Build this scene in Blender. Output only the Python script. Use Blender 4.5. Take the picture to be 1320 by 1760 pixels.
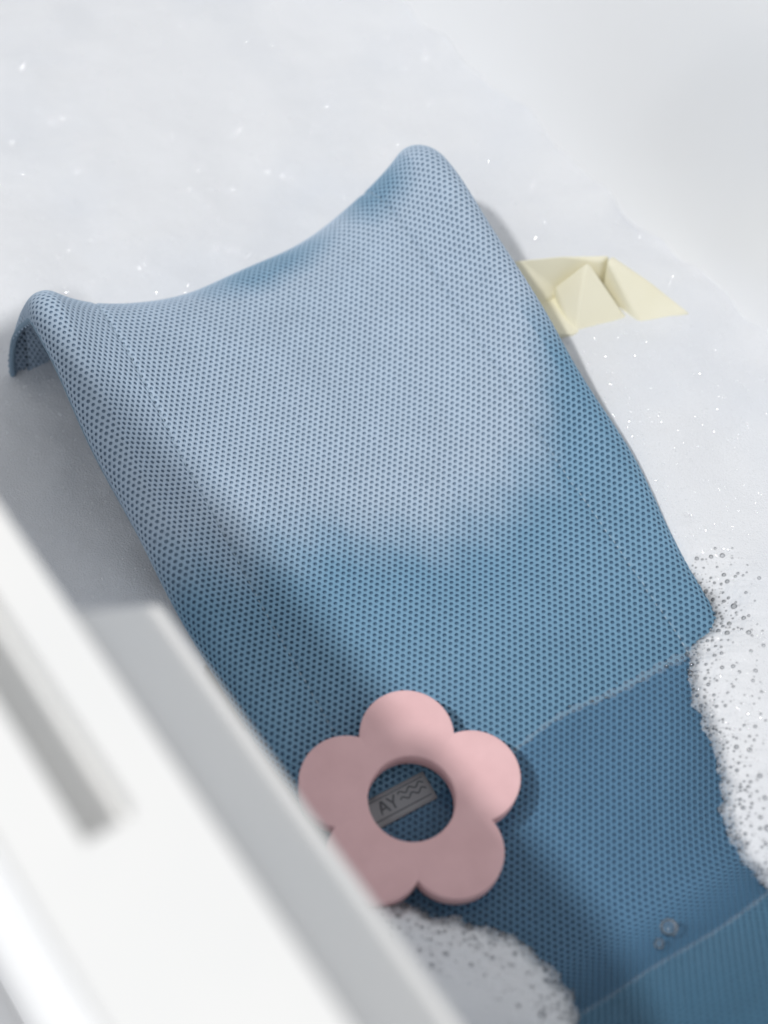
import bpy, bmesh, math, random
import numpy as np
from mathutils import Vector, Matrix
random.seed(7); rng = np.random.default_rng(7)
for o in list(bpy.data.objects): bpy.data.objects.remove(o)
sc = bpy.context.scene; COL = sc.collection

# ------------------------------------------------------------------ camera, light, exposure
PITCH = math.radians(54); VF = math.radians(36); DIST = .9
cd = bpy.data.cameras.new('camera'); cam = bpy.data.objects.new('camera', cd); COL.objects.link(cam)
cam.location = (0, -DIST*math.cos(PITCH), DIST*math.sin(PITCH))
cam.rotation_euler = (math.pi/2-PITCH, 0, 0)
cd.sensor_fit = 'VERTICAL'; cd.sensor_height = 36; cd.lens = 18/math.tan(VF/2)
cd.clip_start = .01; cd.clip_end = 60
cd.dof.use_dof = True; cd.dof.focus_distance = .862; cd.dof.aperture_fstop = 3.2
sc.camera = cam
w = bpy.data.worlds.new('World'); sc.world = w; w.use_nodes = True
bg = w.node_tree.nodes['Background']; bg.inputs[0].default_value = (.965, .98, 1, 1); bg.inputs[1].default_value = .51
ET = math.radians(-55.5)
EV = np.array([math.cos(ET), math.sin(ET), 0]); NV = np.array([-EV[1], EV[0], 0])     # along / across the tub
TA = np.array([-.080, -.223, 0])                                                     # tray lip reference
ld = NV*.545 + EV*.03 - np.array([0, 0, 1.]); ld = ld/np.linalg.norm(ld)              # way the window light travels
lp = TA + EV*.05 + np.array([0, 0, .25]) - ld*2.8
al = bpy.data.lights.new('window_light', 'AREA'); al.shape = 'DISK'; al.size = .18; al.energy = 54; al.color = (1, .988, .97)
lo = bpy.data.objects.new('window_light', al); COL.objects.link(lo); lo.location = lp
lo.rotation_euler = Vector(ld).to_track_quat('-Z', 'Y').to_euler()
sc.view_settings.view_transform = 'Standard'; sc.view_settings.look = 'None'
sc.view_settings.exposure = 0; sc.view_settings.gamma = 1; sc.view_settings.use_curve_mapping = False
sc.cycles.max_bounces = 10; sc.cycles.transparent_max_bounces = 16

# ------------------------------------------------------------------ helpers
def tag(o, label=None, cat=None, kind=None, group=None):
    if label: o['label'] = label
    if cat: o['category'] = cat
    if kind: o['kind'] = kind
    if group: o['group'] = group
    return o
def empty(name, loc):
    o = bpy.data.objects.new(name, None); o.empty_display_size = .01; COL.objects.link(o); o.location = loc; return o
def meshobj(name, V, F, mats, parent=None, smooth=True, midx=None):
    me = bpy.data.meshes.new(name)
    V = np.asarray(V, float)
    if isinstance(F, np.ndarray) or len(F):
        me.from_pydata(V.tolist(), [], F.tolist() if isinstance(F, np.ndarray) else F)
    for m in (mats if isinstance(mats, (list, tuple)) else [mats]): me.materials.append(m)
    if midx is not None: me.polygons.foreach_set('material_index', np.asarray(midx, np.int32))
    me.polygons.foreach_set('use_smooth', np.full(len(me.polygons), smooth))
    me.update()
    o = bpy.data.objects.new(name, me); COL.objects.link(o)
    if parent is not None:
        o.parent = parent; o.matrix_parent_inverse = Matrix.Translation(-Vector(parent.location))
    return o
def bevel(o, w=.002, seg=3, ang=30):
    m = o.modifiers.new('bevel', 'BEVEL'); m.width = w; m.segments = seg; m.limit_method = 'ANGLE'; m.angle_limit = math.radians(ang)
def mat(name, col, rough=.5, spec=.5, **kw):
    m = bpy.data.materials.new(name); m.use_nodes = True
    p = m.node_tree.nodes['Principled BSDF']
    p.inputs['Base Color'].default_value = (*col, 1); p.inputs['Roughness'].default_value = rough
    p.inputs['Specular IOR Level'].default_value = spec
    for k, v in kw.items(): p.inputs[k.replace('_', ' ')].default_value = v
    return m
def N(m, t, **kw):
    n = m.node_tree.nodes.new(t)
    for k, v in kw.items(): setattr(n, k, v)
    return n
def noise_bump(m, scale, strength, dist, detail=3, chain=None):
    L = m.node_tree.links; p = m.node_tree.nodes['Principled BSDF']
    tc = N(m, 'ShaderNodeTexCoord'); no = N(m, 'ShaderNodeTexNoise'); no.inputs['Scale'].default_value = scale; no.inputs['Detail'].default_value = detail
    b = N(m, 'ShaderNodeBump'); b.inputs['Strength'].default_value = strength; b.inputs['Distance'].default_value = dist
    L.new(tc.outputs['Object'], no.inputs['Vector']); L.new(no.outputs['Fac'], b.inputs['Height'])
    if chain: L.new(chain.outputs['Normal'], b.inputs['Normal'])
    L.new(b.outputs['Normal'], p.inputs['Normal'])
    return b
def noise_colour(m, scale, c1, c2, lo=.35, hi=.65, detail=3):
    L = m.node_tree.links; p = m.node_tree.nodes['Principled BSDF']
    tc = N(m, 'ShaderNodeTexCoord'); no = N(m, 'ShaderNodeTexNoise'); no.inputs['Scale'].default_value = scale; no.inputs['Detail'].default_value = detail
    r = N(m, 'ShaderNodeValToRGB'); r.color_ramp.elements[0].position = lo; r.color_ramp.elements[1].position = hi
    r.color_ramp.elements[0].color = (*c1, 1); r.color_ramp.elements[1].color = (*c2, 1)
    L.new(tc.outputs['Object'], no.inputs['Vector']); L.new(no.outputs['Fac'], r.inputs['Fac']); L.new(r.outputs['Color'], p.inputs['Base Color'])

# materials
M_tub = mat('tub_enamel', (.875, .885, .90), .22, .5); noise_bump(M_tub, 25, .05, .001)
M_tray = mat('tray_plastic', (.88, .88, .875), .42, .45); noise_bump(M_tray, 900, .12, .0004); noise_colour(M_tray, 14, (.81, .815, .815), (.835, .835, .83))
M_floor = mat('floor_tile', (.55, .56, .58), .4); noise_colour(M_floor, 5, (.50, .51, .53), (.60, .61, .63))
M_pink = mat('pink_foam', (.66, .37, .37), .75, .25); noise_colour(M_pink, 60, (.81, .515, .525), (.86, .555, .565), detail=8); noise_bump(M_pink, 1500, .35, .0005)
M_boat = mat('cream_rubber', (.83, .80, .63), .5, .4); noise_colour(M_boat, 35, (.87, .83, .645), (.89, .855, .685)); noise_bump(M_boat, 700, .1, .0004)
M_tag = mat('tag_cloth', (.33, .35, .37), .8); noise_bump(M_tag, 3000, .4, .0003)
M_ink = mat('tag_ink', (.12, .135, .15), .8)
M_stitch = mat('stitch_thread', (.40, .52, .62), .6)
M_hem = mat('hem_tape', (.24, .35, .46), .7); noise_bump(M_hem, 2500, .5, .0004)
M_foam = mat('soap_foam', (.84, .86, .89), .55, .35)
noise_colour(M_foam, 9, (.745, .77, .815), (.795, .81, .84), .30, .55, 6)
def foam_bump(m):
    L = m.node_tree.links; p = m.node_tree.nodes['Principled BSDF']
    tc = N(m, 'ShaderNodeTexCoord'); v = N(m, 'ShaderNodeTexVoronoi'); v.inputs['Scale'].default_value = 900
    b = N(m, 'ShaderNodeBump'); b.inputs['Strength'].default_value = .35; b.inputs['Distance'].default_value = .0007; b.invert = True
    L.new(tc.outputs['Object'], v.inputs['Vector']); L.new(v.outputs['Distance'], b.inputs['Height'])
    noise_bump(m, 260, .16, .0015, 6, b)
foam_bump(M_foam)
_a = N(M_foam, 'ShaderNodeAttribute'); _a.attribute_name = 'cover'
M_foam.node_tree.links.new(_a.outputs['Fac'], M_foam.node_tree.nodes['Principled BSDF'].inputs['Alpha'])
M_glint = mat('glint_cap', (.79, .81, .84), .06, .5, IOR=1.9)
def film(name, tint, r=.02, ior=1.33, extra=0.):
    m = bpy.data.materials.new(name); m.use_nodes = True; nt = m.node_tree; nt.nodes.clear()
    o = nt.nodes.new('ShaderNodeOutputMaterial'); mx = nt.nodes.new('ShaderNodeMixShader'); t = nt.nodes.new('ShaderNodeBsdfTransparent')
    g = nt.nodes.new('ShaderNodeBsdfGlossy'); f = nt.nodes.new('ShaderNodeFresnel'); f.inputs['IOR'].default_value = ior
    t.inputs['Color'].default_value = (*tint, 1); g.inputs['Roughness'].default_value = r
    a = nt.nodes.new('ShaderNodeMath'); a.operation = 'ADD'; a.inputs[1].default_value = extra; a.use_clamp = True
    nt.links.new(f.outputs[0], a.inputs[0]); nt.links.new(a.outputs[0], mx.inputs[0])
    nt.links.new(t.outputs[0], mx.inputs[1]); nt.links.new(g.outputs[0], mx.inputs[2]); nt.links.new(mx.outputs[0], o.inputs['Surface'])
    return m, g
M_water, gw = film('bath_water', (.81, .86, .90), .03)
nt = M_water.node_tree; tc = nt.nodes.new('ShaderNodeTexCoord'); no = nt.nodes.new('ShaderNodeTexNoise'); no.inputs['Scale'].default_value = 22
b = nt.nodes.new('ShaderNodeBump'); b.inputs['Strength'].default_value = .15; b.inputs['Distance'].default_value = .004
nt.links.new(tc.outputs['Object'], no.inputs['Vector']); nt.links.new(no.outputs['Fac'], b.inputs['Height']); nt.links.new(b.outputs['Normal'], gw.inputs['Normal'])
_mx = M_water.node_tree.nodes['Material Output'].inputs['Surface'].links[0].from_node
_d = M_water.node_tree.nodes.new('ShaderNodeBsdfDiffuse'); _d.inputs['Color'].default_value = (.25, .50, .78, 1)
_m2 = M_water.node_tree.nodes.new('ShaderNodeMixShader'); _m2.inputs[0].default_value = .07                      # soapy, slightly cloudy water
M_water.node_tree.links.new(_mx.outputs[0], _m2.inputs[1]); M_water.node_tree.links.new(_d.outputs[0], _m2.inputs[2]); M_water.node_tree.links.new(_m2.outputs[0], M_water.node_tree.nodes['Material Output'].inputs['Surface'])
M_bub, _ = film('bubble_film', (.985, .99, .995), .03, 1.45, .05)
def film_white(name, a):
    m = bpy.data.materials.new(name); m.use_nodes = True
    p = m.node_tree.nodes['Principled BSDF']; p.inputs['Base Color'].default_value = (.82, .86, .9, 1); p.inputs['Roughness'].default_value = .3; p.inputs['Alpha'].default_value = a
    return m
M_scum = film_white('soap_film', .08)

# blue spacer mesh: dry and wet cloth (wetness mask per vertex, with darker patches on ridge and horn)
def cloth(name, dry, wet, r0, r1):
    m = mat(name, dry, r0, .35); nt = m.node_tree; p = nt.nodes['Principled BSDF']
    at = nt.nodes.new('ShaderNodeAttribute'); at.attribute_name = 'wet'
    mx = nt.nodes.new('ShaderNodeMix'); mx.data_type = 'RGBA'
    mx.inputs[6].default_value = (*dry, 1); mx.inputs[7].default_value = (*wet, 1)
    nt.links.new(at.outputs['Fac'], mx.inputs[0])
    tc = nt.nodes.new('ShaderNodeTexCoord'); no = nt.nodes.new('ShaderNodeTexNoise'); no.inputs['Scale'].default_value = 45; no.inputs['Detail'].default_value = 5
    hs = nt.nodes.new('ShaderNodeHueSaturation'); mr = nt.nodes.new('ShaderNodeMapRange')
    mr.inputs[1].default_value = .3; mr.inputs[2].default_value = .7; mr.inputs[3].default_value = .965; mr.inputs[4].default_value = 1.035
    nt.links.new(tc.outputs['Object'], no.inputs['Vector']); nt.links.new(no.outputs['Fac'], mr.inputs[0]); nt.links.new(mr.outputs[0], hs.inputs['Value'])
    sk = nt.nodes.new('ShaderNodeAttribute'); sk.attribute_name = 'deep_tone'; m3 = nt.nodes.new('ShaderNodeMapRange')  # per-vertex mask that darkens and saturates cloth at the waterline and front fold
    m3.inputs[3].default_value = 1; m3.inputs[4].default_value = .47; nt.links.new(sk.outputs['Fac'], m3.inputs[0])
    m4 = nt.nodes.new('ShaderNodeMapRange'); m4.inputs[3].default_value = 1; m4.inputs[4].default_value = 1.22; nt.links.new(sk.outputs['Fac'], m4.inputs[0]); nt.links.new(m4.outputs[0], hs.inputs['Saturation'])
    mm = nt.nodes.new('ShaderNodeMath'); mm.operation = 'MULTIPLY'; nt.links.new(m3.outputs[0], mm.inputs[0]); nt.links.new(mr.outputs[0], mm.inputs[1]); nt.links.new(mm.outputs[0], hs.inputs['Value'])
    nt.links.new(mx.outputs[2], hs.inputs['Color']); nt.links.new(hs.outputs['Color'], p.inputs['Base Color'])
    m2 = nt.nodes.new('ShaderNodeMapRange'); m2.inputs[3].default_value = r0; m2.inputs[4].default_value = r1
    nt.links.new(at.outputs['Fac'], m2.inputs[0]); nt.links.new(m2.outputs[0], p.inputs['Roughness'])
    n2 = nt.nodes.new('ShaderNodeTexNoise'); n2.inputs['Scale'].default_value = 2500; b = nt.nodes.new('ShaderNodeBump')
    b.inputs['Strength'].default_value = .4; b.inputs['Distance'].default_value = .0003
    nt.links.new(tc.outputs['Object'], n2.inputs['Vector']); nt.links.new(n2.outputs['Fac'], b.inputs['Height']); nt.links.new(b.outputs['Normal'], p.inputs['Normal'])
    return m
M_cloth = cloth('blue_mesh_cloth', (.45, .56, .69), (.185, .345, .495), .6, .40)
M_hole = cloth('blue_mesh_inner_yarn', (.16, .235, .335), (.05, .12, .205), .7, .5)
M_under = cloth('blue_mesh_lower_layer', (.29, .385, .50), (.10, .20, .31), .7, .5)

def unp(x, y, z):                       # a photograph pixel at a known height -> a point of the place
    k = math.tan(VF/2); a = (x-660)/880*k; bb = -(y-880)/880*k
    f = np.array([0, math.cos(PITCH), -math.sin(PITCH)]); u = np.array([0, math.sin(PITCH), math.cos(PITCH)])
    d = f + a*np.array([1., 0, 0]) + bb*u; P = np.array(cam.location)
    return P + d*((z-P[2])/d[2])
def tubpt(n, e, z): return TA + NV*n + EV*e + np.array([0, 0, z])

# ------------------------------------------------------------------ setting: floor, tub, water
fl = meshobj('floor', [tubpt(-3, -3, -.36), tubpt(3, -3, -.36), tubpt(3, 3, -.36), tubpt(-3, 3, -.36)], [(0, 1, 2, 3)], M_floor)
tag(fl, kind='structure')
def rounded(n0, n1, e0, e1, r, k=12):
    P = []
    for cx, cy, a0 in ((n1-r, e1-r, 0), (n0+r, e1-r, 90), (n0+r, e0+r, 180), (n1-r, e0+r, 270)):
        for i in range(k+1):
            a = math.radians(a0+90*i/k); P.append((cx+r*math.cos(a), cy+r*math.sin(a)))
    return P
# (offset outward, height) from the drain-side floor up the wall, over the rim and down the apron
prof = [(-.14, -.150), (-.10, -.149), (-.07, -.143), (-.045, -.125), (-.028, -.095), (-.012, -.03), (0, .02), (.010, .08), (.017, .14), (.022, .19), (.026, .215), (.032, .228), (.040, .233), (.066, .233), (.074, .230), (.080, .222), (.082, .20), (.083, -.355)]
V, F = [], []
L0 = None
for off, z in prof:
    P = rounded(-.028-off, .452+off, -.95-off, .60+off, max(.15+off, .04)); L0 = len(P)
    V += [tubpt(n, e, z) for n, e in P]
for j in range(len(prof)-1):
    for i in range(L0):
        i2 = (i+1) % L0; F.append((j*L0+i, j*L0+i2, (j+1)*L0+i2, (j+1)*L0+i))
F.append(tuple(range(L0)))
tub = meshobj('bathtub', V, F, M_tub)
s = tub.modifiers.new('sub', 'SUBSURF'); s.levels = 1; s.render_levels = 2
tag(tub, 'glossy white bathtub holding the foam bath, its inner wall rising at upper right', 'bathtub')
P = rounded(-.035, .459, -.955, .605, .15)
wat = meshobj('water', [tubpt(n, e, 0) for n, e in P], [tuple(range(len(P)))], M_water, smooth=False)
tag(wat, kind='structure')

# ------------------------------------------------------------------ bath seat: a sling of blue mesh over side rails
SM = np.array([-.0853, .1413, 0]); SA = math.radians(30.52)
SX = np.array([math.cos(SA), math.sin(SA), 0]); SY = np.array([SX[1], -SX[0], 0]); ZZ = np.array([0, 0, 1.])
def seatpt(x, y, z): return SM + SX*x + SY*y + ZZ*z
nodes = np.array([(-.031, -.03), (-.030, .0), (-.0285, .025), (-.025, .05), (-.0175, .072), (-.006, .0875), (.010, .0950), (.03, .0935), (.05, .088), (.08, .077), (.11, .0665), (.14, .057), (.17, .046), (.20, .0355), (.23, .027), (.26, .019), (.29, .0115), (.32, .0045), (.345, -.0045), (.375, -.016), (.405, -.0255), (.424, -.0275), (.434, -.0225), (.446, -.0115), (.4575, .0), (.48, .0185), (.51, .040), (.54, .058), (.56, .067)])
def catmull(P, m):
    out = []
    Q = np.vstack([2*P[0]-P[1], P, 2*P[-1]-P[-2]])
    for i in range(1, len(Q)-2):
        for t in np.linspace(0, 1, m, endpoint=False):
            a, b, c, d = Q[i-1], Q[i], Q[i+1], Q[i+2]
            out.append(.5*(2*b+(c-a)*t+(2*a-5*b+4*c-d)*t*t+(3*b-a-3*c+d)*t**3))
    out.append(P[-1]); return np.array(out)
path = catmull(nodes, 14)
arc = np.concatenate([[0], np.cumsum(np.linalg.norm(np.diff(path, axis=0), axis=1))]); TL = arc[-1]
GT = 520; tg = np.linspace(0, TL, GT)
py = np.interp(tg, arc, path[:, 0]); pz = np.interp(tg, arc, path[:, 1])
ker = np.hanning(9); ker /= ker.sum()
def smooth1(a): return np.convolve(np.pad(a, 4, mode='reflect', reflect_type='odd'), ker, 'valid')
py, pz = smooth1(py), smooth1(pz)
ty, tz = np.gradient(py, tg), np.gradient(pz, tg); q = np.hypot(ty, tz); ny, nz = -tz/q, ty/q
sag = np.interp(py, [-.035, -.015, .0, .05, .10, .2, .28, .34, .45, .6], [.040, .044, .046, .040, .034, .018, .0045, .0006, .0006, .003])
sag = np.convolve(np.pad(sag, 20, mode='edge'), np.ones(41)/41, 'valid')
hw = np.interp(py, [-.05, 0, .02, .05, .11, .2, .23, .26, .29, .32, .4, .6], [.119, .119, .121, .1225, .1245, .1275, .127, .125, .122, .119, .118, .118])
hw = np.convolve(np.pad(hw, 12, mode='edge'), np.ones(25)/25, 'valid')
ap = int(np.argmax(pz)); fla = np.clip((.086-pz)/.068, 0, 1.3)*(np.arange(GT) < ap); fla = np.convolve(np.pad(fla, 8, mode='edge'), np.ones(17)/17, 'valid')
hw = hw+.030*fla
RR = .0115; PW = 2.7; SMAX = .158; GS = 361; sg = np.linspace(-SMAX, SMAX, GS)
G = np.zeros((GT, GS, 3))
for j in range(GT):
    a = hw[j]-.007
    xs = np.linspace(0, a, 160); zs = -sag[j]*(1-(xs/a)**PW); hs = np.zeros_like(xs)
    phi = math.atan(sag[j]*PW/a*max(nz[j], 0)*.9)
    th = np.linspace(0, math.radians(250), 160)[1:]
    xa = a+RR*(math.sin(phi)-np.sin(phi-th)); ha = RR*(np.cos(phi-th)-math.cos(phi))
    x = np.concatenate([xs, xa]); zz = np.concatenate([zs, 0*xa]); hh = np.concatenate([hs, ha])
    yy = hh*ny[j]; zz = zz+hh*nz[j]
    s_ = np.concatenate([[0], np.cumsum(np.sqrt(np.diff(x)**2+np.diff(yy)**2+np.diff(zz)**2))])
    A = np.abs(sg); G[j, :, 0] = np.interp(A, s_, x)*np.sign(sg); G[j, :, 1] = py[j]+np.interp(A, s_, yy); G[j, :, 2] = pz[j]+np.interp(A, s_, zz)
# gentle slack in the cloth
sw, tw = np.meshgrid(sg, tg)
def bump(s0, t0, a, ws, wt): return a*np.exp(-((sw-s0)/ws)**2-((tw-t0)/wt)**2)
ti = lambda y: np.interp(y, py[60:], tg[60:])      # seat y -> t on the backrest side
slack = bump(.03, ti(.20), -.004, .05, .05)+bump(-.05, ti(.12), .002, .03, .06)+.0006*np.sin(tw*60+sw*35)+.0005*np.sin(sw*80-tw*45)
slack -= .0011*np.exp(-((np.abs(sw)-.095)/.0016)**2)       # seam furrow
dGs = np.gradient(G, sg, axis=1); dGt = np.gradient(G, tg, axis=0)
NN = np.cross(dGs, dGt); NN *= -1
NN /= np.linalg.norm(NN, axis=2, keepdims=True)+1e-12
if NN[GT//2, GS//2, 2] < 0: NN *= -1
G = G + NN*slack[..., None]
dGs = np.gradient(G, sg, axis=1); dGt = np.gradient(G, tg, axis=0)
N2 = np.cross(dGs, dGt); N2 /= np.linalg.norm(N2, axis=2, keepdims=True)+1e-12
if N2[GT//2, GS//2, 2] < 0: N2 *= -1
NN = N2
def sample(A, s, t):
    fi = np.clip((t/TL)*(GT-1), 0, GT-1.001); fj = np.clip((s+SMAX)/(2*SMAX)*(GS-1), 0, GS-1.001)
    i, j = fi.astype(int), fj.astype(int); u, v = (fi-i)[..., None], (fj-j)[..., None]
    return A[i, j]*(1-u)*(1-v)+A[i+1, j]*u*(1-v)+A[i, j+1]*(1-u)*v+A[i+1, j+1]*u*v
def toworld(L): return SM + L[..., :1]*SX + L[..., 1:2]*SY + L[..., 2:3]*ZZ
def surf(s, t, h=0.):
    s, t = np.asarray(s, float), np.asarray(t, float)
    n = sample(NN, s, t); n = n/(np.linalg.norm(n, axis=-1, keepdims=True)+1e-12)
    return toworld(sample(G, s, t)+n*np.asarray(h)[..., None])
def wet_and_dark(s, t):
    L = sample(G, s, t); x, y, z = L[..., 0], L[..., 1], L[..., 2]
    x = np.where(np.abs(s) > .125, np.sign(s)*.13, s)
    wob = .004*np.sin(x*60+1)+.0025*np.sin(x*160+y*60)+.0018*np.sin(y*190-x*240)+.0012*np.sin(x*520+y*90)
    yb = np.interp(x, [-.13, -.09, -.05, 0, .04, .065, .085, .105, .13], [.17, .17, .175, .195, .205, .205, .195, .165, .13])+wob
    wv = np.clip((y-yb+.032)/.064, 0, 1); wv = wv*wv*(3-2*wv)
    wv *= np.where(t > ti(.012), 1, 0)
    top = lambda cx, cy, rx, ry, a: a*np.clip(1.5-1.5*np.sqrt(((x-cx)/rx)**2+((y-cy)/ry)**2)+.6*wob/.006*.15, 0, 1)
    wv = np.maximum(wv, np.minimum(1, top(.015, .004, .055, .022, .8)))  # darker patches on the top ridge and right horn, added to the mask
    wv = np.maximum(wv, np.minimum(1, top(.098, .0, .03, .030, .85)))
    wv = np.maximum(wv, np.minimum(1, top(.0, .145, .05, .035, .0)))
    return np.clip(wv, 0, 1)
PITCHM = .0037; ROW = PITCHM*.80; RF = ROW/(PITCHM*math.sqrt(3)/2)
def lattice(name, parent, s0, s1, t0, t1, h, flip, rings, nside):
    ns = int((s1-s0)/PITCHM); nr = int((t1-t0)/ROW)
    Vs, Vt, Vh, F, mi, base = [], [], [], [], [], 0
    jj, ii = np.meshgrid(np.arange(nr), np.arange(ns), indexing='ij')
    cs = (s0+(ii+.5*(jj % 2))*PITCHM).ravel(); ct = (t0+jj*ROW).ravel()
    n = len(cs); ang = np.arange(nside)*2*math.pi/nside+math.pi/6
    hexr = PITCHM/math.sqrt(3)
    # distance to the hexagon edge in each direction (pointy top hexagon)
    d = (ang-math.pi/6) % (math.pi/3)-math.pi/6
    hexd = (PITCHM/2)/np.cos(d)
    K = len(rings)+1
    A = np.zeros((n, K, nside, 3))
    jit = rng.normal(1, .03, n)
    jx = rng.normal(0, .00005, n); jy = rng.normal(0, .00005, n)
    for k, (rf, hh) in enumerate([(None, .0)]+rings):
        r = hexd if rf is None else np.full(nside, rf*PITCHM)
        ex = 1.0 if rf is None else 1
        jr = np.ones(n) if rf is None else jit
        A[:, k, :, 0] = cs[:, None]+(0 if rf is None else jx)[:, None]*np.ones(nside) + r*np.cos(ang)*jr[:, None] if rf is not None else cs[:, None]+r*np.cos(ang)
        A[:, k, :, 1] = (ct+jy)[:, None]+RF*r*np.sin(ang)*jr[:, None] if rf is not None else ct[:, None]+RF*r*np.sin(ang)
        A[:, k, :, 2] = h+(hh if not flip else -hh)
    S, T, H = A[..., 0].ravel(), A[..., 1].ravel(), A[..., 2].ravel()
    Vw = surf(S, T, H)
    idx = np.arange(n*K*nside).reshape(n, K, nside)
    quads, mids = [], []
    for k in range(K-1):
        a, b_ = idx[:, k, :], idx[:, k+1, :]
        qd = np.stack([a, np.roll(a, -1, 1), np.roll(b_, -1, 1), b_], -1).reshape(-1, 4)
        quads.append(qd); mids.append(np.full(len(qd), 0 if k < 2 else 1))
    quads = np.concatenate(quads); caps = idx[:, K-1, :]
    # merge shared hexagon borders
    Bi = idx[:, 0, :].ravel(); key = np.round(np.stack([S[Bi], T[Bi]], 1)/2e-5).astype(np.int64)
    _, first, inv = np.unique(key[:, 0]*10000019+key[:, 1], return_index=True, return_inverse=True)
    remap = np.arange(len(S)); remap[Bi] = Bi[first][inv]
    quads = remap[quads]
    used = np.zeros(len(S), bool); used[quads.ravel()] = True; used[caps.ravel()] = True
    new = np.cumsum(used)-1
    quads = new[quads]; caps = new[caps]; Vw = Vw[used]
    if flip: quads = quads[:, ::-1]; caps = caps[:, ::-1]
    me = bpy.data.meshes.new(name)
    nq, nc = len(quads), len(caps)
    me.vertices.add(len(Vw)); me.vertices.foreach_set('co', Vw.ravel())
    me.loops.add(nq*4+nc*nside); me.loops.foreach_set('vertex_index', np.concatenate([quads.ravel(), caps.ravel()]).astype(np.int32))
    me.polygons.add(nq+nc)
    me.polygons.foreach_set('loop_start', np.concatenate([np.arange(nq)*4, nq*4+np.arange(nc)*nside]).astype(np.int32))
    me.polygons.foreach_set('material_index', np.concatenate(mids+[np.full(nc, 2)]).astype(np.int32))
    me.polygons.foreach_set('use_smooth', np.ones(nq+nc, bool))
    at = me.attributes.new('wet', 'FLOAT', 'POINT'); at.data.foreach_set('value', wet_and_dark(S[used], T[used]).astype(np.float32))
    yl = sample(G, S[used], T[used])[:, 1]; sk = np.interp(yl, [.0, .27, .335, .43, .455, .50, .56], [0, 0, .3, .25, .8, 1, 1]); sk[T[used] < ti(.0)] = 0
    a2 = me.attributes.new('deep_tone', 'FLOAT', 'POINT'); a2.data.foreach_set('value', sk.astype(np.float32))
    me.materials.append(M_cloth); me.materials.append(M_hole); me.materials.append(M_under)
    me.update(calc_edges=True); me.validate()
    o = bpy.data.objects.new(name, me); COL.objects.link(o); o.parent = parent; o.matrix_parent_inverse = Matrix.Translation(-Vector(parent.location))
    return o
seat = empty('bath_sling', seatpt(0, .2, 0))
tag(seat, 'blue mesh fabric baby bath seat sloping down into the foamy water', 'bath seat')
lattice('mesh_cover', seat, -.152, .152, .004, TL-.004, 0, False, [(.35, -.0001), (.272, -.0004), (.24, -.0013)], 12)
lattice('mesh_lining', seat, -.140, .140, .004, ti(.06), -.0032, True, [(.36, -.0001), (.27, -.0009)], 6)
# stitched seams
def tube(pts, r, k=6):
    pts = np.asarray(pts); V, F = [], []
    for i, p in enumerate(pts):
        d = pts[min(i+1, len(pts)-1)]-pts[max(i-1, 0)]; d /= np.linalg.norm(d)
        a = np.cross(d, [0.3, .2, .9]); a /= np.linalg.norm(a); b_ = np.cross(d, a)
        rr = r*(.35 if i in (0, len(pts)-1) else 1)
        V += [p+rr*(math.cos(2*math.pi*j/k)*a+math.sin(2*math.pi*j/k)*b_) for j in range(k)]
    for i in range(len(pts)-1):
        F += [(i*k+j, i*k+(j+1) % k, (i+1)*k+(j+1) % k, (i+1)*k+j) for j in range(k)]
    F.append(tuple(range(k))[::-1]); F.append(tuple((len(pts)-1)*k+j for j in range(k)))
    return V, F
class Acc:
    def __init__(s): s.V, s.F = [], []
    def add(s, V, F):
        b_ = len(s.V); s.V += list(V); s.F += [tuple(i+b_ for i in f) for f in F]
for sgn in (-1, 1):
    acc = Acc(); t = ti(-.0)+0; t = .10
    while t < TL-.02:
        ln = random.uniform(.0026, .0036); tt = np.linspace(t, t+ln, 4)
        acc.add(*tube(surf(np.full(4, sgn*.095)+random.uniform(-.0003, .0003), tt, np.array([-.0006, .0002, .0002, -.0006])), random.uniform(.00022, .00032)))
        t += ln+random.uniform(.0008, .0016)
    meshobj('seam', acc.V, acc.F, M_stitch, seat)
for sgn in (-1, 1):
    k_ = 420; V, F = tube(surf(np.full(k_, sgn*.1515), np.linspace(.004, TL-.006, k_), np.full(k_, -.0014)), .0019, 8); meshobj('hem', V, F, M_hem, seat)
k_ = 160; V, F = tube(surf(np.linspace(-.150, .150, k_), np.full(k_, .005), np.full(k_, -.0014)), .0019, 8); meshobj('hem', V, F, M_hem, seat)
# sewn label under the flower
ty_ = ti(.3175); th_ = .0125
def tagpt(u, v, h): return surf(np.asarray(u, float), ty_+np.asarray(v, float), np.asarray(h, float)+.0006)
uu = np.linspace(-.135, -.0655, 24); vv = np.linspace(0, th_+.003, 8)
V, F = [], []
for hh in (.0004, .0):
    for v in vv: V += [tagpt(u, v, hh) for u in uu]
nu, nv = len(uu), len(vv)
for j in range(nv-1):
    for i in range(nu-1):
        a = j*nu+i; F.append((a, a+1, a+nu+1, a+nu)); F.append((a+nu*nv, a+nu*nv+nu, a+nu*nv+nu+1, a+nu*nv+1))
for i in range(nu-1):
    F.append((i, i+nu*nv, i+1+nu*nv, i+1)); a = (nv-1)*nu+i; F.append((a, a+1, a+1+nu*nv, a+nu*nv))
for j in range(nv-1):
    a = j*nu; F.append((a, a+nu, a+nu+nu*nv, a+nu*nv)); a = j*nu+nu-1; F.append((a, a+nu*nv, a+nu+nu*nv, a+nu))
lab = meshobj('sewn_label', V, F, M_tag, seat); lab['label'] = 'grey cloth label with letters and two wavy lines'
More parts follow.
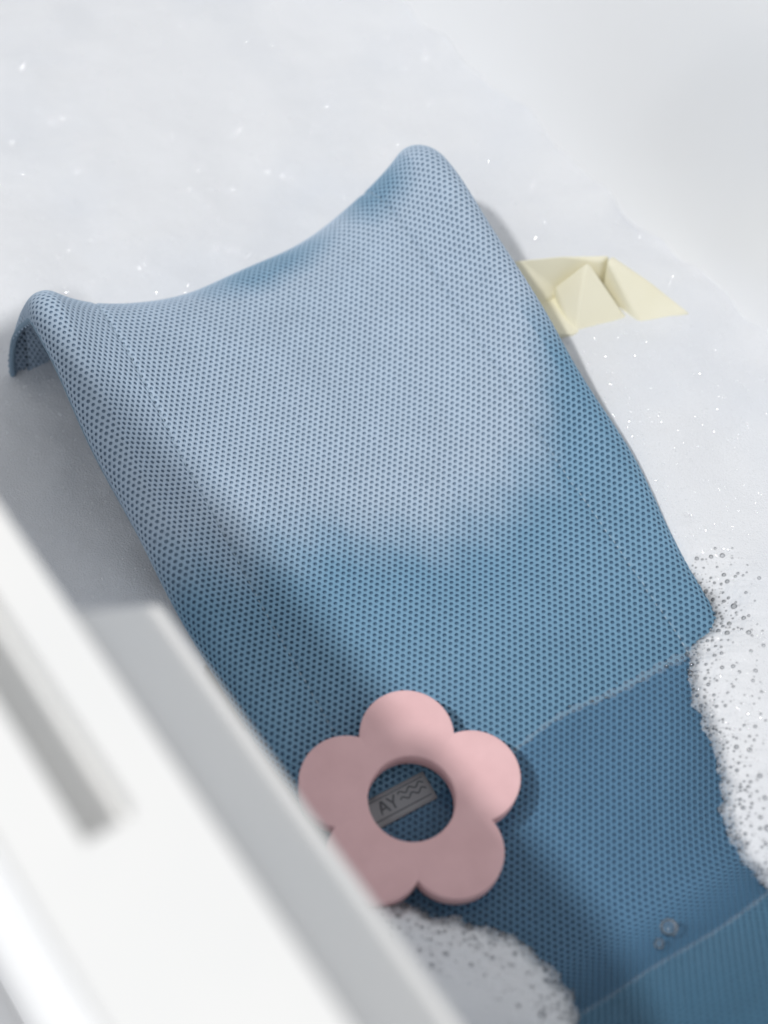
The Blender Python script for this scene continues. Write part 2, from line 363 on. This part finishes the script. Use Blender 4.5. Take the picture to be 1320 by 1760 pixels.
def stroke(name, lines, wd):
    acc = Acc()
    for ln in lines:
        ln = np.array(ln); dd = np.gradient(ln, axis=0); dd /= np.linalg.norm(dd, axis=1, keepdims=True); nn = np.stack([-dd[:, 1], dd[:, 0]], 1)*wd/2
        V = [tagpt(p[0], p[1], .0006) for p in ln+nn]+[tagpt(p[0], p[1], .0006) for p in ln-nn]; k = len(ln)
        acc.add(V, [(i, i+1, k+i+1, k+i) for i in range(k-1)])
    o = meshobj(name, acc.V, acc.F, M_ink); o.parent = lab; return o
seg = lambda a, b_: [np.array(a)*(1-t)+np.array(b_)*t for t in np.linspace(0, 1, 5)]
# v runs down the label; letters A Y
lx, ly, lh = -.0945, .0102, .0066
stroke('lettering', [seg((lx, ly), (lx+.0022, ly-lh)), seg((lx+.0022, ly-lh), (lx+.0044, ly)), seg((lx+.001, ly-.0024), (lx+.0034, ly-.0024)),
                     seg((lx+.0052, ly-lh), (lx+.0074, ly-.003)), seg((lx+.0096, ly-lh), (lx+.0074, ly-.003)), seg((lx+.0074, ly-.003), (lx+.0074, ly))], .0010)
wv = lambda v0: [np.array((-.083+.0148*t, v0-.0009*math.sin(t*2*math.pi*2.6))) for t in np.linspace(0, 1, 50)]
stroke('wave_mark', [wv(.0046), wv(.0078)], .0008)
stroke('border_line', [seg((-.132, .0122), (-.0675, .0122)), seg((-.132, .0022), (-.0675, .0022))], .0005)

# ------------------------------------------------------------------ pink flower toy
fc = unp(708, 1372, .0195)
tilt = math.radians(9); fn = ZZ*math.cos(tilt)+(SY*.9-SX*.1)/np.linalg.norm(SY*.9-SX*.1)*math.sin(tilt)
def onplane(x, y):
    k = math.tan(VF/2); d = np.array([0, math.cos(PITCH), -math.sin(PITCH)])+(x-660)/880*k*np.array([1., 0, 0])-(y-880)/880*k*np.array([0, math.sin(PITCH), math.cos(PITCH)])
    P = np.array(cam.location); return P+d*(np.dot(fc-P, fn)/np.dot(d, fn))
fu = onplane(694, 1192)-fc; fR = np.linalg.norm(fu); fu /= fR; fv = np.cross(fn, fu)
tips = [onplane(*p) for p in ((694, 1192), (880, 1300), (838, 1528), (620, 1545), (512, 1305))]
fR = np.mean([np.linalg.norm(t_-fc) for t_ in tips])
PC, PR, HR, FT = fR*.585, fR*.422, fR*.385, .0125
def outline():
    P = []
    for a in np.linspace(0, 2*math.pi, 240, endpoint=False):
        k = round(a/(2*math.pi/5)); da = a-k*2*math.pi/5
        r = PC*math.cos(da)+math.sqrt(max(PR**2-(PC*math.sin(da))**2, 0)); P.append((r*math.cos(a), r*math.sin(a)))
    return P
O = outline(); nO = len(O)
I = [(HR*math.cos(a), HR*math.sin(a)) for a in np.linspace(0, 2*math.pi, nO, endpoint=False)]
loops = []
def lp_(pts, inset, h):
    out = []
    for i, p in enumerate(pts):
        r = math.hypot(*p); out.append(fc+(fu*p[0]+fv*p[1])*(r-inset)/r+fn*h)
    return out
loops = [lp_(I, 0, -FT+.0006), lp_(I, 0, -.0007), lp_(I, -.0003, -.0002), lp_(I, -.001, 0), lp_([(i[0]*.5+o[0]*.5, i[1]*.5+o[1]*.5) for i, o in zip(I, O)], 0, .0002),
         lp_(O, .001, 0), lp_(O, .0003, -.0002), lp_(O, 0, -.0007), lp_(O, 0, -FT+.0007), lp_(O, .0008, -FT), lp_(I, -.0006, -FT)]
V = [p for l in loops for p in l]; K = len(loops)
F = [(k*nO+i, k*nO+(i+1) % nO, ((k+1) % K)*nO+(i+1) % nO, ((k+1) % K)*nO+i) for k in range(K) for i in range(nO)]
flo = meshobj('toy_flower', V, [f[::-1] for f in F], M_pink)
bm = bmesh.new(); bm.from_mesh(flo.data); bmesh.ops.recalc_face_normals(bm, faces=bm.faces); bm.to_mesh(flo.data); bm.free()
tag(flo, 'flat pink foam flower with five petals and a round hole, floating on the seat', 'bath toy')

# ------------------------------------------------------------------ cream folded-boat toy
boat = empty('toy_boat', unp(1030, 520, .015))
tag(boat, 'pale yellow folded boat toy half sunk in foam beside the blue seat', 'toy boat')
def solid(name, top, zb, parent, m=M_boat, bw=.0020, shift=(0, 0)):
    top = [np.array(p) for p in top]; k = len(top)
    bot = [np.array([p[0]+shift[0], p[1]+shift[1], zb]) for p in top]
    F = [tuple(range(k))]+[tuple(range(k, 2*k))[::-1]]+[(i, k+i, k+(i+1) % k, (i+1) % k) for i in range(k)]
    o = meshobj(name, top+bot, F, m, parent, smooth=False)
    bm = bmesh.new(); bm.from_mesh(o.data); bmesh.ops.recalc_face_normals(bm, faces=bm.faces)
    bmesh.ops.triangulate(bm, faces=[f for f in bm.faces if len(f.verts) > 4]); bm.to_mesh(o.data); bm.free()
    bevel(o, bw, 3, 20); o.data.polygons.foreach_set('use_smooth', [True]*len(o.data.polygons)); 
    return o
u = unp
solid('bow', [u(1043, 447, .047), u(1052, 438, .045), u(1120, 484, .034), u(1188, 538, .0235), u(1101, 556, .0185)], -.02, boat)
solid('hull_side', [u(790, 470, .043), u(890, 446, .044), u(960, 439, .0455), u(1050, 437, .045), u(1036, 449, .0435), u(1000, 470, .034), u(962, 500, .022), u(905, 545, .018)], -.02, boat)
solid('deck', [u(780, 560, .0215), u(905, 490, .0215), u(1040, 460, .020), u(1075, 500, .020), u(1090, 540, .014), u(1020, 560, .014), u(986, 574, .0195), u(958, 574, .0210), u(850, 600, .0215)], -.02, boat, bw=.0006)
# the sail: a four sided peak
Ap = [u(1006, 451, .047), u(1014, 452, .047)]
Bs = [u(953, 492, .028), u(987, 586, .013), u(1089, 562, .013), np.array([*u(1016, 452, .047)[:2], .02])]
V = [np.array(p) for p in Ap+Bs]+[np.array([p[0], p[1], -.02]) for p in Bs]
F = [(0, 2, 3), (0, 3, 4, 1), (1, 4, 5), (0, 1, 5, 2), (2, 6, 7, 3), (3, 7, 8, 4), (4, 8, 9, 5), (5, 9, 6, 2), (6, 9, 8, 7)]
sail = meshobj('sail', V, F, M_boat, boat, smooth=False)
bm = bmesh.new(); bm.from_mesh(sail.data); bmesh.ops.recalc_face_normals(bm, faces=bm.faces); bm.to_mesh(sail.data); bm.free()
bevel(sail, .0024, 5, 15); sail.data.polygons.foreach_set('use_smooth', [True]*len(sail.data.polygons))

# ------------------------------------------------------------------ white bath tray resting on the near rim
tray = empty('bath_tray', tubpt(-.05, .1, .236))
tag(tray, 'blurred white plastic bath tray with a long slot on the near tub rim', 'bath tray')
def extrude(name, P, e0, e1, m, skew=None):
    k = len(P); V = []
    es = [e0, e1]
    for e_ in es: V += [tubpt(n, e_ if (skew is None or e_ == e1) else skew(n), z) for n, z in P]
    F = [tuple(range(k)), tuple(range(k, 2*k))]+[(i, (i+1) % k, k+(i+1) % k, k+i) for i in range(k)]
    o = meshobj(name, V, F, m, tray, smooth=False)
    bm = bmesh.new(); bm.from_mesh(o.data); bmesh.ops.recalc_face_normals(bm, faces=bm.faces); bm.to_mesh(o.data); bm.free()
    return o
ZT = .305
# board with a slot right through it: frame pieces would show joints, so one ring-shaped mesh
def board():
    n0, n1, e0, e1 = -.0915, -.037, -.34, .42
    s0, s1, f0, f1 = -.0705, -.0540, -.20, .091
    def ring(z): return [tubpt(*p, z) for p in ((n0, e0), (n1, e0), (n1, e1), (n0, e1))], [tubpt(*p, z) for p in ((s0, f0), (s1, f0), (s1, f1), (s0, f1))]
    o1, i1 = ring(ZT); o2, i2 = ring(ZT-.034)
    V = o1+i1+o2+i2; F = []
    for i in range(4):
        j = (i+1) % 4
        F += [(i, j, 4+j, 4+i), (8+i, 12+i, 12+j, 8+j), (i, 8+i, 8+j, j), (4+i, 4+j, 12+j, 12+i)]
    o = meshobj('top_board', V, F, M_tray, tray, smooth=False)
    bm = bmesh.new(); bm.from_mesh(o.data); bmesh.ops.recalc_face_normals(bm, faces=bm.faces); bm.to_mesh(o.data); bm.free()
    bevel(o, .0035, 5, 30)
board()
o = extrude('sloped_side', [(-.0375, .300), (-.0345, .2985), (-.0050, .2525), (-.0015, .2515), (0, .2498), (-.001, .2455), (-.006, .2440), (-.020, .2440), (-.0375, .2600), (-.0375, .2865)], -.010, .40, M_tray, lambda n: .018-.022*(n+.0375)/.0375+(.004 if n > -.002 else 0)); bevel(o, .0012, 3, 12)
o = extrude('slot_tray', [(-.0715, .2770), (-.0535, .2770), (-.0535, .2655), (-.0715, .2655)], -.21, .09, M_tray); bevel(o, .001, 2)
o = extrude('foot_rail', [(-.086, .2715), (-.060, .2715), (-.060, .2345), (-.086, .2345)], .11, .38, M_tray); bevel(o, .002, 2)
o = extrude('foot_rail', [(-.086, .2715), (-.060, .2715), (-.060, .2345), (-.086, .2345)], -.33, -.23, M_tray); bevel(o, .002, 2)

# ------------------------------------------------------------------ foam
clear = [unp(x, y, .003)[:2] for x, y in ((640, 1040), (960, 980), (1132, 968), (1215, 1036), (1222, 1064), (1196, 1092), (1180, 1140), (1186, 1190), (1203, 1230), (1222, 1280), (1240, 1340), (1238, 1385), (1247, 1430), (1275, 1480), (1322, 1530), (1420, 1600), (1420, 2000), (1015, 2000), (1003, 1760), (985, 1708), (945, 1655), (885, 1605), (810, 1580), (745, 1568), (690, 1547), (640, 1535), (560, 1500), (470, 1380), (450, 1200))]
clear = np.array(clear)
def sdist(P):                                    # >0 outside the clear water, <0 inside
    d = np.full(len(P), 1e9); ins = np.zeros(len(P), bool)
    for i in range(len(clear)):
        a, b_ = clear[i], clear[(i+1) % len(clear)]; ab = b_-a
        t = np.clip(((P-a)@ab)/(ab@ab), 0, 1); d = np.minimum(d, np.linalg.norm(P-a-t[:, None]*ab, axis=1))
        c = ((a[1] > P[:, 1]) != (b_[1] > P[:, 1])) & (P[:, 0] < (b_[0]-a[0])*(P[:, 1]-a[1])/(b_[1]-a[1]+1e-15)+a[0]); ins ^= c
    return np.where(ins, -d, d)
waves = [(rng.uniform(0, 2*math.pi), sc_, rng.uniform(0, 2*math.pi)) for sc_ in (14, 22, 30, 45, 60, 90, 130, 180, 260, 380, 520, 700, 900) for _ in range(3)]
def fnoise(P, lo, hi):
    o = np.zeros(len(P))
    for a, k, ph in waves:
        if lo <= k <= hi:
            wx = .25/k*40*0; o += np.sin((P[:, 0]*math.cos(a)+P[:, 1]*math.sin(a))*k*2+ph+1.3*np.sin((P[:, 0]*math.sin(a)-P[:, 1]*math.cos(a))*k*1.3+ph*2))/k
    return o
def foam_z(P, sd):
    h = .0155*(1-np.exp(-np.maximum(sd, 0)/.018))+.0008
    z = h+(fnoise(P, 14, 60)*.016+fnoise(P, 90, 380)*.010)*np.clip(sd/.02, .12, 1)
    Q = P-SM[:2]; x = Q@SX[:2]; y = Q@SY[:2]
    wl = np.interp(y, py[60:], hw[60:])
    inside = np.clip((wl-.001-np.abs(x))/.006, 0, 1)*np.clip((y-.05)/.03, 0, 1)*np.clip((.36-y)/.03, 0, 1)
    low = np.where(sd > .0, -.012, 0)
    z = np.where((y < .30), z*(1-inside)+low*inside, z)
    nn = (P-TA[:2])@NV[:2]; z += (.0045+.055*fnoise(P, 30, 90))*np.exp(-np.maximum(.455-nn, 0)/.010)
    return z
def grid(n0, n1, e0, e1, st):
    a, b_ = np.meshgrid(np.arange(n0, n1, st), np.arange(e0, e1, st), indexing='ij')
    return a.shape, TA[:2]+a.reshape(-1, 1)*NV[:2]+b_.reshape(-1, 1)*EV[:2]
def faces(shape, keep):
    r, c = shape; i = np.arange(r*c).reshape(r, c)
    Q = np.stack([i[:-1, :-1], i[1:, :-1], i[1:, 1:], i[:-1, 1:]], -1).reshape(-1, 4)
    return Q[keep[Q].all(1)]
def compact(V, F):
    us = np.unique(F); mp = np.full(len(V), -1); mp[us] = np.arange(len(us)); return V[us], mp[F]
FINE = .034
sh, P = grid(-.034, .462, -.94, .59, .0024); sd = sdist(P)
V1 = np.column_stack([P, foam_z(P, sd)]); F1 = faces(sh, sd > FINE-.003); V1, F1 = compact(V1, F1)
parts = [(V1, F1)]
# fine margin where single bubbles show
sh, P = grid(.0, .40, -.06, .36, .00042)
Q = P-SM[:2]; yq = Q@SY[:2]
sd = np.full(len(P), -1.)
lo_, hi_ = clear.min(0)-.05, clear.max(0)+.05
near = np.ones(len(P), bool); sd[near] = sdist(P[near])
sd2 = sd+.0010*np.sin(P[:, 0]*310+2*np.sin(P[:, 1]*170))*np.sin(P[:, 1]*270+1)+0.0004*np.sin(P[:, 0]*900+P[:, 1]*640)*np.sin(P[:, 1]*1100-P[:, 0]*500)+fnoise(P, 180, 900)*.045
keep = (sd2 > 0) & (sd < FINE)
zf = foam_z(P, np.maximum(sd2, .0))
# bubbles: popped holes, crowded at the edge
cand = np.where(keep & (yq > .285))[0]; holes = []
pk = rng.permutation(cand)
cell = {}
for i in pk:
    s_ = sd2[i]; pr = .16*math.exp(-s_/.006)+.02*math.exp(-s_/.022)
    if rng.random() > pr*.85: continue
    r = min(.0003+rng.exponential(.00036), .0021)
    p = P[i]; c = (int(p[0]/.004), int(p[1]/.004)); ok = True
    for a in (-1, 0, 1):
        for b_ in (-1, 0, 1):
            for (q_, rq) in cell.get((c[0]+a, c[1]+b_), ()):
                if (q_[0]-p[0])**2+(q_[1]-p[1])**2 < (r+rq)**2*1.15: ok = False; break
            if not ok: break
        if not ok: break
    if not ok: continue
    cell.setdefault(c, []).append((p, r)); holes.append((p, r, zf[i]))
    if len(holes) > 3200: break
org = P[0]; r_, c_ = sh
cov = np.clip(sd2/.009, 0, 1); cov = .32*np.clip(sd2/.0008, 0, 1)+.68*cov*cov*(3-2*cov)
inv = np.linalg.inv(np.stack([NV[:2], EV[:2]], 1))
for p, r, z in holes:
    g = inv@(p-org)/.00042; k = int(r*1.6/.00042)+1
    i0, i1 = max(int(g[0])-k, 0), min(int(g[0])+k+2, r_); j0, j1 = max(int(g[1])-k, 0), min(int(g[1])+k+2, c_)
    ii, jj = np.meshgrid(np.arange(i0, i1), np.arange(j0, j1), indexing='ij'); id_ = (ii*c_+jj).ravel()
    d = np.linalg.norm(P[id_]-p, axis=1)
    dp = .72*math.exp(-sd2[id_[np.argmin(d)]]/.016)
    cov[id_] *= 1-dp*np.exp(-(d/(r*.9))**4); zf[id_] -= .0004*np.exp(-(d/r)**4)
    zf[id_] += .0003*np.exp(-((d-r)/(.25*r+.0001))**2)
V2 = np.column_stack([P, zf]); F2o = faces(sh, keep); V2, F2 = compact(V2, F2o); parts.append((V2, F2))
Vall = np.concatenate([p[0] for p in parts]); Fall = np.concatenate([parts[0][1], parts[1][1]+len(parts[0][0])])
foam = meshobj('foam', Vall, Fall, M_foam); ca = foam.data.attributes.new('cover', 'FLOAT', 'POINT'); ca.data.foreach_set('value', np.concatenate([np.ones(len(V1)), cov[np.unique(F2o)]]).astype(np.float32))
tag(foam, 'white soap foam covering the bath water', 'foam', kind='stuff')
# bubbles on and in the foam
def ico(sub):
    bm = bmesh.new(); bmesh.ops.create_icosphere(bm, subdivisions=sub, radius=1); V = np.array([v.co[:] for v in bm.verts]); F = np.array([[v.index for v in f.verts] for f in bm.faces]); bm.free(); return V, F
IV, IF = ico(2); JV = np.array([(0, 0, 0)]+[(.55*math.cos(a_), .55*math.sin(a_), -.30) for a_ in np.arange(6)*math.pi/3]+[(math.cos(a_), math.sin(a_), -1) for a_ in np.arange(6)*math.pi/3]); JF = np.array([(0, 1+i, 1+(i+1) % 6) for i in range(6)]+[(1+i, 7+i, 7+(i+1) % 6) for i in range(6)]+[(1+i, 7+(i+1) % 6, 1+(i+1) % 6) for i in range(6)])
def spheres(name, C, R, m):
    C, R = np.array(C), np.array(R); V = (C[:, None, :]+IV[None]*R[:, None, None]).reshape(-1, 3)
    F = (IF[None]+(np.arange(len(C))*len(IV))[:, None, None]).reshape(-1, 3); return meshobj(name, V, F, m)
def domes(name, C, R, m):                     # open bubble caps aimed halfway between lamp and camera, shaped to glint
    C, R = np.array(C), np.array(R); Vs = []
    hv = -ld+np.array(cam.location)/np.linalg.norm(np.array(cam.location)); hv /= np.linalg.norm(hv)
    for c, r in zip(C, R):
        tc_ = np.array(cam.location)-c; tl_ = lp-c; hv = tc_/np.linalg.norm(tc_)+tl_/np.linalg.norm(tl_); hv /= np.linalg.norm(hv)
        a = hv+rng.normal(0, .11, 3); a /= np.linalg.norm(a); q_ = Vector(a).to_track_quat('Z', 'Y').to_matrix()
        Vs.append(c+(JV*np.array([1, 1, .09])*r)@np.array(q_).T)
    F = (JF[None]+(np.arange(len(C))*len(JV))[:, None, None]).reshape(-1, 3); return meshobj(name, np.concatenate(Vs), F, m)
C, R = [], []
sh, PP = (0, 0), np.column_stack([rng.uniform(-.33, .33, 42000), rng.uniform(-.15, .48, 42000)])
ss = sdist(PP); nn = (PP-TA[:2])@NV[:2]; zz = foam_z(PP, ss)
Qq = PP-SM[:2]; xq, yq2 = Qq@SX[:2], Qq@SY[:2]
for i in range(len(PP)):
    if ss[i] < .004 or nn[i] > .455 or nn[i] < .02 or zz[i] < .004: continue
    dseat = max(abs(xq[i])-.13, -yq2[i]-.05); 
    if rng.random() > .20+.45*math.exp(-max(dseat, 0)/.07): continue
    r = .00022+min(rng.exponential(.00015), .0005); C.append((*PP[i], zz[i]+.00025)); R.append(r)
gl = domes('foam_glints', C, R, M_glint); tag(gl, 'tiny bubble caps angled to glint, scattered over the foam', 'bubbles', kind='stuff')
C = [(p[0], p[1], z-.0001) for p, r, z in holes if r > .0005]; R = [r*.9 for p, r, z in holes if r > .0005]
ed = rng.permutation(np.where(keep & (sd2 < .005) & (yq > .27))[0])[:420]
for i in ed:
    r = .0003+min(rng.exponential(.00035), .0014); C.append((P[i][0], P[i][1], zf[i]+r*.25)); R.append(r)
# beads clinging where the cloth leaves the water
def waterline(x0, x1, tlo, thi, n, jit):
    out = []
    for _ in range(n):
        s_ = rng.uniform(x0, x1); tt = np.linspace(tlo, thi, 200); L = sample(G, np.full(200, s_), tt); k = np.argmin(np.abs(L[:, 2]-.0002))
        out.append((s_, tt[k]+rng.normal(0, jit)))
    return out
for s_, t_ in waterline(.02, .118, ti(.28), ti(.38), 45, .0022)+waterline(-.06, .09, ti(.445), ti(.475), 25, .0007):
    if rng.random() > .25+.75*max(s_, 0)/.11: continue
    r = .0002+rng.exponential(.00018); C.append(tuple(surf([s_], [t_], [.0003+r*.6])[0])); R.append(min(r, .001))
bb = spheres('edge_bubbles', C, R, M_bub); tag(bb, 'clear bubbles crowding the edge of the foam', 'bubbles', kind='stuff')
# soap film at the waterline of the cloth
def strip(tlo, thi, x0, x1, wd):
    ss_ = np.linspace(x0, x1, 90); acc = []
    for i, s_ in enumerate(ss_):
        tt = np.linspace(tlo, thi, 300); L = sample(G, np.full(300, s_), tt); k = np.argmin(np.abs(L[:, 2]-.0004))
        f = (i/89); ww = wd*(.35+.65*f)*(1+.35*math.sin(i*.9)+.2*math.sin(i*2.3))
        for o_ in np.linspace(-.5, .5, 5): acc.append(surf([s_], [tt[k]+o_*ww], [.0005+.0006*(1-4*o_*o_)])[0])
    F = [(i*5+j, i*5+j+1, i*5+j+6, i*5+j+5) for i in range(89) for j in range(4)]
    return acc, F
a1 = Acc(); a1.add(*strip(ti(.28), ti(.38), -.02, .112, .006)); a1.add(*strip(ti(.445), ti(.475), -.08, .10, .004))
fo = meshobj('soap_film', a1.V, a1.F, M_scum); tag(fo, 'thin soap film along the wet line of the cloth', 'soap film', kind='stuff')
# two round bubbles standing on the front fold
for (x, y, r, lab_) in ((1150, 1594, .0046, 'larger clear bubble resting on the front fold of the blue seat'), (1133, 1622, .0029, 'smaller clear bubble just below the larger one on the front fold')):
    c = unp(x, y, .002); o = meshobj('soap_bubble', IV*1.0, [tuple(f) for f in IF.tolist()], M_bub); o.scale = (r, r, r*.85); o.location = c
    m_ = o.modifiers.new('sub', 'SUBSURF'); m_.levels = m_.render_levels = 1
    tag(o, lab_, 'bubble', group='bubbles on the front fold')
